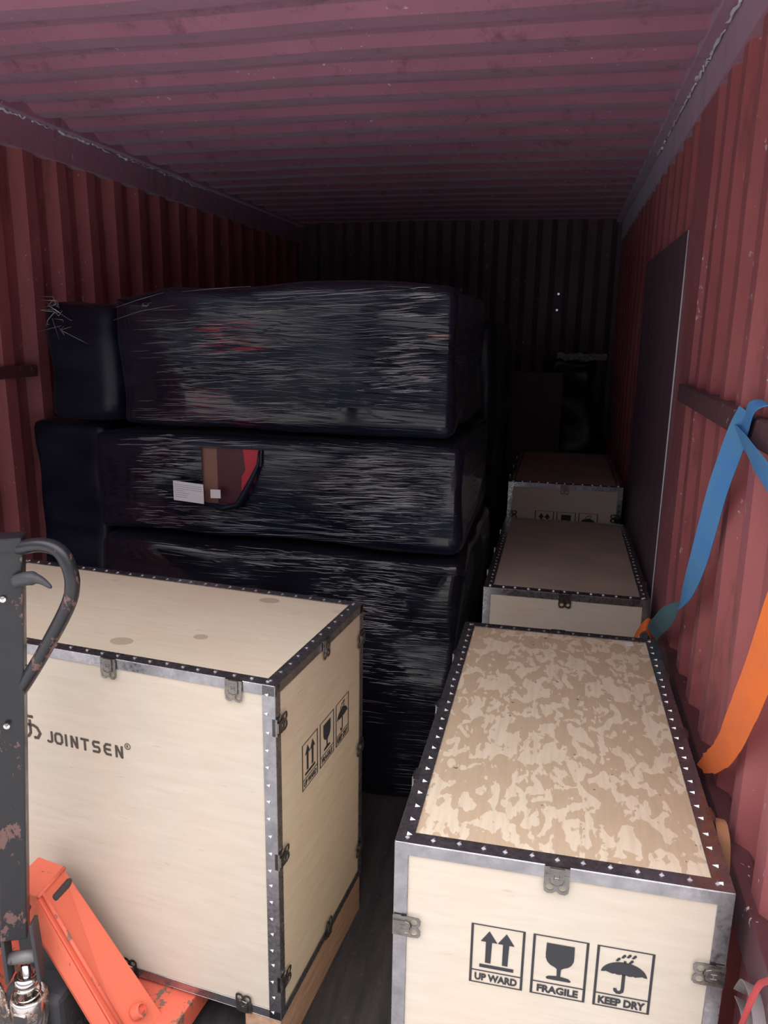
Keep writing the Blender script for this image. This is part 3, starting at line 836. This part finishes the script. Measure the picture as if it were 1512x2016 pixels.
for j in range(nz + 1):
    for i in range(nx + 1):
        x = -.03 + .29 * i / nx; hgt = .035 + .03 * abs(noise.noise(Vector((i * .35, 3, 1))))
        vs.append((x, 4.84 + .02 * noise.noise(Vector((i * .6, j * .8, 5))), 1.515 + .012 * noise.noise(Vector((i * .3, 0, 0))) - hgt * j / nz))
for j in range(nz):
    for i in range(nx): fs.append((j * (nx + 1) + i, j * (nx + 1) + i + 1, (j + 1) * (nx + 1) + i + 1, (j + 1) * (nx + 1) + i))
cr_.add(vs, fs); cs = cr_.build('crumpled_sheet', NT('crumpled_grey_film').base((.25, .25, .28)).rough(.35).m, bg_, fix=False)

# ------------------------------------------------------------------ pallet jack
J = empty('pallet_jack', (-1.02, 1.19, 0), ang); tag(J, 'orange-red hand pallet jack with black handle in front of the left crate', 'pallet jack')
JI = (Matrix.Translation((-1.02, 1.19, 0)) @ Matrix.Rotation(ang, 4, 'Z')).inverted()
def jl(p): return JI @ Vector(p)
def jb(b, name, mat, parent=J, **kw):
    b.v = [tuple(JI @ Vector(v)) for v in b.v]; return b.build(name, mat, parent, **kw)
# post: box section turned on its corner, leaning a little
pt, pb = Vector((-.971, 1.178, 1.245)), Vector((-1.058, 1.185, .372))
def post_box(b, p0, p1, w, d, rot):
    z = (p1 - p0).normalized(); x = Vector((math.cos(rot), math.sin(rot), 0)); x = (x - z * x.dot(z)).normalized(); y = z.cross(x)
    vs = []
    for p in (p0, p1):
        for (sx_, sy_) in ((-1, -1), (1, -1), (1, 1), (-1, 1)): vs.append(p + x * sx_ * w / 2 + y * sy_ * d / 2)
    b.add(vs, [(3, 2, 1, 0), (4, 5, 6, 7), (0, 1, 5, 4), (1, 2, 6, 5), (2, 3, 7, 6), (3, 0, 4, 7)])
b = MB(); post_box(b, pb, pt, .052, .042, .50); post = jb(b, 'handle_post', M['handle'], bevel=.003)
b = MB(); post_box(b, pb + Vector((-.040, -.008, .10)), pt + Vector((-.040, -.008, -.02)), .036, .030, .50); gp = jb(b, 'handle_channel', M['handle_lit'], bevel=.002)
b = MB(); post_box(b, pt + Vector((-.004, 0, -.012)), pt + Vector((-.004, 0, .016)), .060, .052, .50); jb(b, 'post_cap', M['handle'], bevel=.004)
for dz in (-.10, -.36): 
    b = MB(); c_ = pt + Vector((.004 + dz * .08, -.025, dz)); b.lathe([(0, -.003), (.006, -.003), (.006, .002), (0, .004)], (0, 0, 0), 12)
    T = Matrix.Translation(c_) @ Matrix.Rotation(PI / 2, 4, 'X') @ Matrix.Rotation(.4, 4, 'Y'); b.v = [tuple(T @ Vector(v)) for v in b.v]; jb(b, 'screw', M['chrome'], smooth=False)
# D loop
def smooth_path(P, n=8):
    P = [Vector(p) for p in P]; out = []
    for i in range(len(P) - 1):
        p0 = P[max(i - 1, 0)]; p1 = P[i]; p2 = P[i + 1]; p3 = P[min(i + 2, len(P) - 1)]
        for k in range(n):
            t = k / n
            out.append(.5 * ((2 * p1) + (-p0 + p2) * t + (2 * p0 - 5 * p1 + 4 * p2 - p3) * t * t + (-p0 + 3 * p1 - 3 * p2 + p3) * t ** 3))
    out.append(P[-1]); return out
cen = -.972
rt = [(cen + .02, 1.178, 1.238), (cen + .075, 1.172, 1.250), (cen + .112, 1.169, 1.243), (cen + .130, 1.168, 1.215), (cen + .134, 1.168, 1.180), (cen + .118, 1.170, 1.135), (cen + .060, 1.176, 1.045), (cen + .010, 1.182, .975), (cen - .022, 1.188, .935)]
lt = [(2 * cen - p[0], p[1] + .012, p[2]) for p in rt[:-2]] + [(cen - .012, 1.194, .985)]
b = MB(); b.tube(smooth_path(rt), .0135, 16); jb(b, 'handle_loop', M['handle'], smooth=True)
b = MB(); b.tube(smooth_path(lt), .0135, 16); jb(b, 'handle_loop', M['handle'], smooth=True)
b = MB(); b.tube(smooth_path([(cen + .02, 1.165, 1.178), (cen + .05, 1.16, 1.188), (cen + .075, 1.158, 1.188), (cen + .10, 1.155, 1.176)], 5), [.013] * 8 + [.010, .009, .008, .007, .006, .005, .004, .002], 10)
jb(b, 'release_lever', M['black_steel'], smooth=True)
# bulkhead brace: sloping box from the top centre down to the right fork heel
def hexa(A, B, thick, name, mat, bev=.003):
    """A: back edge pair (top,bottom); B: front edge pair; slab hanging under that surface"""
    a0, a1 = map(Vector, A); b0, b1 = map(Vector, B)
    n_ = (a1 - a0).cross(b0 - a0).normalized()
    if n_.z < 0: n_ = -n_
    vs = [a0, a1, b1, b0, a0 - n_ * thick, a1 - n_ * thick, b1 - n_ * thick, b0 - n_ * thick]
    m_ = MB().add(vs, [(0, 1, 2, 3), (7, 6, 5, 4), (0, 4, 5, 1), (1, 5, 6, 2), (2, 6, 7, 3), (3, 7, 4, 0)])
    return jb(m_, name, mat, bevel=bev)
A_t, A_b = (-1.043, 1.338, .418), (-.776, 1.300, .088)
B_t, B_b = (-1.040, 1.240, .418), (-.838, 1.208, .115)
br = hexa((A_t, A_b), (B_t, B_b), .030, 'bulkhead_brace', M['jack_red'], .004)
mirror = lambda p: (2 * -1.078 - p[0], p[1] + .008, p[2] - .004)
hexa((mirror(A_t), mirror(A_b)), (mirror(B_t), mirror(B_b)), .030, 'bulkhead_brace', M['jack_red'], .004)
hexa(((-1.115, 1.346, .430), (-1.040, 1.338, .423)), ((-1.115, 1.246, .430), (-1.038, 1.238, .423)), .028, 'bulkhead_top', M['jack_red'], .003)
# raised edge bead along the front of the brace + drooping front flange
b = MB(); b.tube([Vector(B_t) + Vector((.004, .012, .004)), Vector(B_b) + Vector((.010, .012, .006))], .0045, 8); jb(b, 'weld_bead', M['jack_red_edge'], smooth=True)
b = MB(); b.tube([Vector((-1.040, 1.335, .422)), Vector((-1.038, 1.238, .422))], .0045, 8); jb(b, 'weld_bead', M['jack_red_edge'], smooth=True)
fl = MB(); f0, f1 = Vector(B_t), Vector(B_b)
vs = [f0 + Vector((.002, -.004, 0)), f1 + Vector((.002, -.004, 0)), f1 + Vector((-.022, -.010, -.028)), f0 + Vector((-.020, -.010, -.050))]
vs += [v + Vector((-.012, .006, -.006)) for v in vs]
fl.add(vs, [(0, 1, 2, 3), (7, 6, 5, 4), (0, 4, 5, 1), (1, 5, 6, 2), (2, 6, 7, 3), (3, 7, 4, 0)]); jb(fl, 'brace_flange', M['jack_red'], bevel=.002)
# heel of the fork and the pin boss
b = MB(); b.lathe([(0, 0), (.016, 0), (.018, .004), (.016, .020), (.011, .022), (.011, .014), (0, .014)], (0, 0, 0), 20)
T = Matrix.Translation((-.835, 1.262, .142)) @ Matrix.Rotation(.9, 4, 'Y'); b.v = [tuple(T @ Vector(v)) for v in b.v]; jb(b, 'pivot_boss', M['jack_red_edge'], smooth=False)
fx = -.835
for sx_ in (0, -.38):
    bx_ = Vector((fx + sx_, 1.28 - sx_ * .098, 0)); 
    b = MB(); d = Vector((.098, .995, 0)); sdv = Vector((.995, -.098, 0))
    vs = []
    for (q, zz) in ((0, .045), (0, .108), (1, .045), (1, .108)):
        for s2 in (-.075, .085): vs.append(bx_ + d * (q * .78) + sdv * s2 + Vector((0, 0, zz)))
    b.add(vs, [(0, 1, 3, 2), (4, 6, 7, 5), (0, 4, 5, 1), (2, 3, 7, 6), (0, 2, 6, 4), (1, 5, 7, 3)]); jb(b, 'fork', M['jack_red_edge'], bevel=.004)
# black body between post and brace
b = MB(); b.box((-1.13, 1.27, .10), (-1.02, 1.335, .40)); jb(b, 'pump_body', M['black_steel'], bevel=.006)
b = MB(); b.box((-1.12, 1.20, .03), (-.98, 1.32, .20)); jb(b, 'pump_housing', M['black_steel'], bevel=.015)
b = MB(); b.add([(-1.015, 1.262, .285), (-.990, 1.262, .285), (-.990, 1.266, .255), (-1.012, 1.266, .255), (-1.015, 1.266, .285), (-.990, 1.266, .285), (-.990, 1.270, .255), (-1.012, 1.270, .255)],
                [(0, 3, 2, 1), (4, 5, 6, 7), (0, 1, 5, 4), (1, 2, 6, 5), (2, 3, 7, 6), (3, 0, 4, 7)]); jb(b, 'rating_plate', M['grey_steel'])
# chrome pump head
pc = (-1.041, 1.185, .052)
b = MB(); b.lathe([(.030, .075), (.0375, .08), (.039, .13), (.0385, .165), (.036, .170), (.0315, .170), (.031, .12), (.0, .12)], pc, 32); cup = jb(b, 'pump_cup', M['chrome_rust'], smooth=True)
b = MB(); b.lathe([(0, .212), (.012, .212), (.016, .222), (.0255, .216), (.0275, .206), (.025, .196), (.012, .190), (.0, .188)][::-1], pc, 28); jb(b, 'spring_cap', M['chrome'], smooth=True)
b = MB(); sp = [(pc[0] + .024 * math.cos(a * .35), pc[1] + .024 * math.sin(a * .35), .177 + a * .00135) for a in range(0, 56)]; b.tube(sp, .0026, 8); jb(b, 'spring', M['chrome'], smooth=True)
b = MB(); b.tube([(pc[0], pc[1], .17), (pc[0], pc[1], .297)], .010, 14); jb(b, 'piston', M['chrome'], smooth=True)
b = MB(); b.tube([(pc[0] - .030, pc[1] - .01, .314), (pc[0] + .030, pc[1] + .008, .320)], .0135, 16); jb(b, 'clevis_pin', M['grey_steel'], smooth=True)
b = MB()
for s2, h2 in ((-.034, .0), (.030, .0)):
    post_box(b, Vector((pc[0] + s2, pc[1] + s2 * .3, .262)), Vector((pc[0] + s2 * .9 - .004, pc[1] + s2 * .3, .405)), .008, .034, .3)
jb(b, 'clevis', M['black_steel'], bevel=.002)
b = MB(); b.tube(smooth_path([(pc[0] - .105, pc[1] - .03, .267), (pc[0] - .075, pc[1] - .03, .274), (pc[0] - .050, pc[1] - .032, .257), (pc[0] - .040, pc[1] - .030, .202), (pc[0] - .038, pc[1] - .024, .15)], 5), .009, 10); jb(b, 'linkage_arm', M['chrome_rust'], smooth=True)
b = MB(); post_box(b, Vector((pc[0] - .062, pc[1] - .03, .06)), Vector((pc[0] - .045, pc[1] - .026, .197)), .034, .016, .1); jb(b, 'linkage_plate', M['chrome_rust'], bevel=.003)
b = MB(); post_box(b, Vector((pc[0] + .004, pc[1] - .0385, .147)), Vector((pc[0] + .004, pc[1] - .0385, .202)), .030, .004, .0); jb(b, 'cup_plate', M['chrome'], bevel=.0015)
b = MB(); b.tube([(pc[0] - .10, 1.10, .03), (pc[0] - .10, 1.16, .03)], .045, 24); jb(b, 'steer_wheel', M['black_steel'], bevel=0, smooth=False)
# tie bars low down
b = MB(); b.tube([(-1.14, 1.13, .055), (-.86, 1.27, .095)], .017, 14); jb(b, 'tie_bar', M['grey_steel'], smooth=True)
b = MB(); post_box(b, Vector((-1.10, 1.10, .035)), Vector((-.88, 1.20, .04)), .035, .014, .4); jb(b, 'tie_bar', M['grey_steel'], bevel=.003)

# ------------------------------------------------------------------ straps
def ribbon(name, pts, wdirs, w, mat, parent, n=8, th=.0016):
    P = smooth_path(pts, n); Wd = smooth_path(wdirs, n)
    b = MB(); vs = []; fs = []
    N = len(P)
    for i in range(N):
        d = (P[min(i + 1, N - 1)] - P[max(i - 1, 0)]).normalized(); wv = Wd[i].normalized(); nn = d.cross(wv).normalized()
        ww = w[min(int(i * len(w) / N), len(w) - 1)] if isinstance(w, list) else w
        for (s1, s2) in ((-1, -1), (1, -1), (1, 1), (-1, 1)): vs.append(P[i] + wv * s1 * ww / 2 + nn * s2 * th / 2)
    for i in range(N - 1):
        for k in range(4): fs.append((i * 4 + k, i * 4 + (k + 1) % 4, (i + 1) * 4 + (k + 1) % 4, (i + 1) * 4 + k))
    fs.append((3, 2, 1, 0)); fs.append(tuple((N - 1) * 4 + k for k in range(4)))
    b.add(vs, fs); return b.build(name, mat, parent, smooth=False)
s = empty('blue_strap', (.32, 1.45, 1.44)); tag(s, 'blue lashing strap looped over the rail on the red right wall', 'strap')
def rel(s, pts): return [tuple(Vector(p) - s.location) for p in pts]
ribbon('webbing', rel(s, [(.322, 1.455, 1.508), (.322, 1.500, 1.475), (.322, 1.545, 1.425), (.318, 1.600, 1.345), (.316, 1.648, 1.255), (.314, 1.700, 1.160), (.312, 1.765, 1.075), (.310, 1.840, 1.010)]),
       [(-.5, .8, .4), (-.6, .8, .3), (-.7, .7, .2), (-.7, .7, .2), (-.7, .7, .2), (-.6, .7, .2), (-.3, .8, .3), (.2, .8, .1)], .044, M['blue'], s)
ribbon('webbing_tail', rel(s, [(.310, 1.840, 1.010), (.308, 1.900, .975), (.306, 1.990, .925), (.305, 2.080, .870), (.305, 2.15, .83), (.304, 2.19, .80)]),
       [(.2, .8, .1), (-.1, .9, .5), (-.6, .6, .9), (-.7, .6, 1.0), (-.7, .6, .9), (-.5, .8, .5)], .050, M['teal'], s)
ribbon('webbing', rel(s, [(.322, 1.500, 1.462), (.322, 1.43, 1.452), (.320, 1.36, 1.442), (.318, 1.20, 1.42), (.316, 1.00, 1.39)]),
       [(-.4, .5, 1), (-.3, .1, 1), (-.2, .0, 1), (-.1, 0, 1), (0, 0, 1)], .045, M['blue'], s)
ribbon('webbing', rel(s, [(.324, 1.475, 1.455), (.322, 1.450, 1.49), (.322, 1.425, 1.520), (.340, 1.41, 1.528), (.352, 1.40, 1.51)]),
       [(0, 1, .8), (0, 1, .6), (0, 1, .3), (0, 1, .1), (0, 1, 0)], .044, M['blue'], s)
s = empty('orange_strap', (.32, 1.2, 1.2)); tag(s, 'bright orange strap hanging on the right wall beside the mottled crate', 'strap')
ribbon('webbing', rel(s, [(.318, 1.05, 1.36), (.318, 1.10, 1.27), (.318, 1.165, 1.145), (.318, 1.235, 1.030), (.320, 1.300, .945), (.322, 1.38, .875), (.324, 1.46, .822), (.330, 1.52, .795)]),
       [(-.7, .7, .4), (-.7, .7, .4), (-.6, .7, .5), (-.6, .7, .5), (-.5, .7, .7), (-.4, .7, 1), (-.1, .7, 1), (.6, .4, .8)], [.052, .052, .052, .050, .048, .044, .038, .026], M['orange'], s)
s = empty('orange_strap_end', (.305, 2.24, .8)); tag(s, 'small orange strap end poking up behind the mottled crate', 'strap')
ribbon('webbing', rel(s, [(.25, 2.24, .72), (.27, 2.25, .77), (.295, 2.26, .80), (.315, 2.27, .775), (.325, 2.28, .73)]),
       [(.3, 1, .6)] * 5, .050, M['orange'], s)
s = empty('orange_strap_loop', (.325, 1.25, .8)); tag(s, 'faded tan-orange strap loop folded between the near crate and the wall', 'strap')
ribbon('webbing', rel(s, [(.322, 1.330, .755), (.322, 1.315, .795), (.323, 1.285, .812), (.325, 1.255, .795), (.326, 1.24, .755), (.326, 1.235, .70)]),
       [(1, -.2, .0)] * 6, .020, M['tan_web'], s)
s = empty('grey_strap_bundle', (.31, 1.0, .70)); tag(s, 'grey lashing webbing bunched at the lower right, by the wall', 'strap')
for i, (y, z, rr, a0) in enumerate(((1.00, .640, .070, 20), (1.035, .600, .055, 60), (.965, .60, .060, 0))):
    loop = [(.326 + .002 * i, y + rr * math.cos(math.radians(a0 + k * 40)), z + rr * 1.25 * math.sin(math.radians(a0 + k * 40))) for k in range(8)]
    ribbon('webbing', rel(s, loop), [(-1, .25, .2)] * 8, .018, M['grey_web'], s)
s = empty('red_rope', (.29, 1.0, .70)); tag(s, 'thin red rope curving over grey webbing at the lower right corner', 'rope')
b = MB(); b.tube(smooth_path(rel(s, [(.306, .84, .915), (.306, .895, .850), (.306, .925, .815), (.306, .945, .775), (.306, .965, .72), (.306, .98, .66), (.306, .985, .52)]), 6), .0042, 8); b.build('strand', M['red_rope'], s, smooth=True)
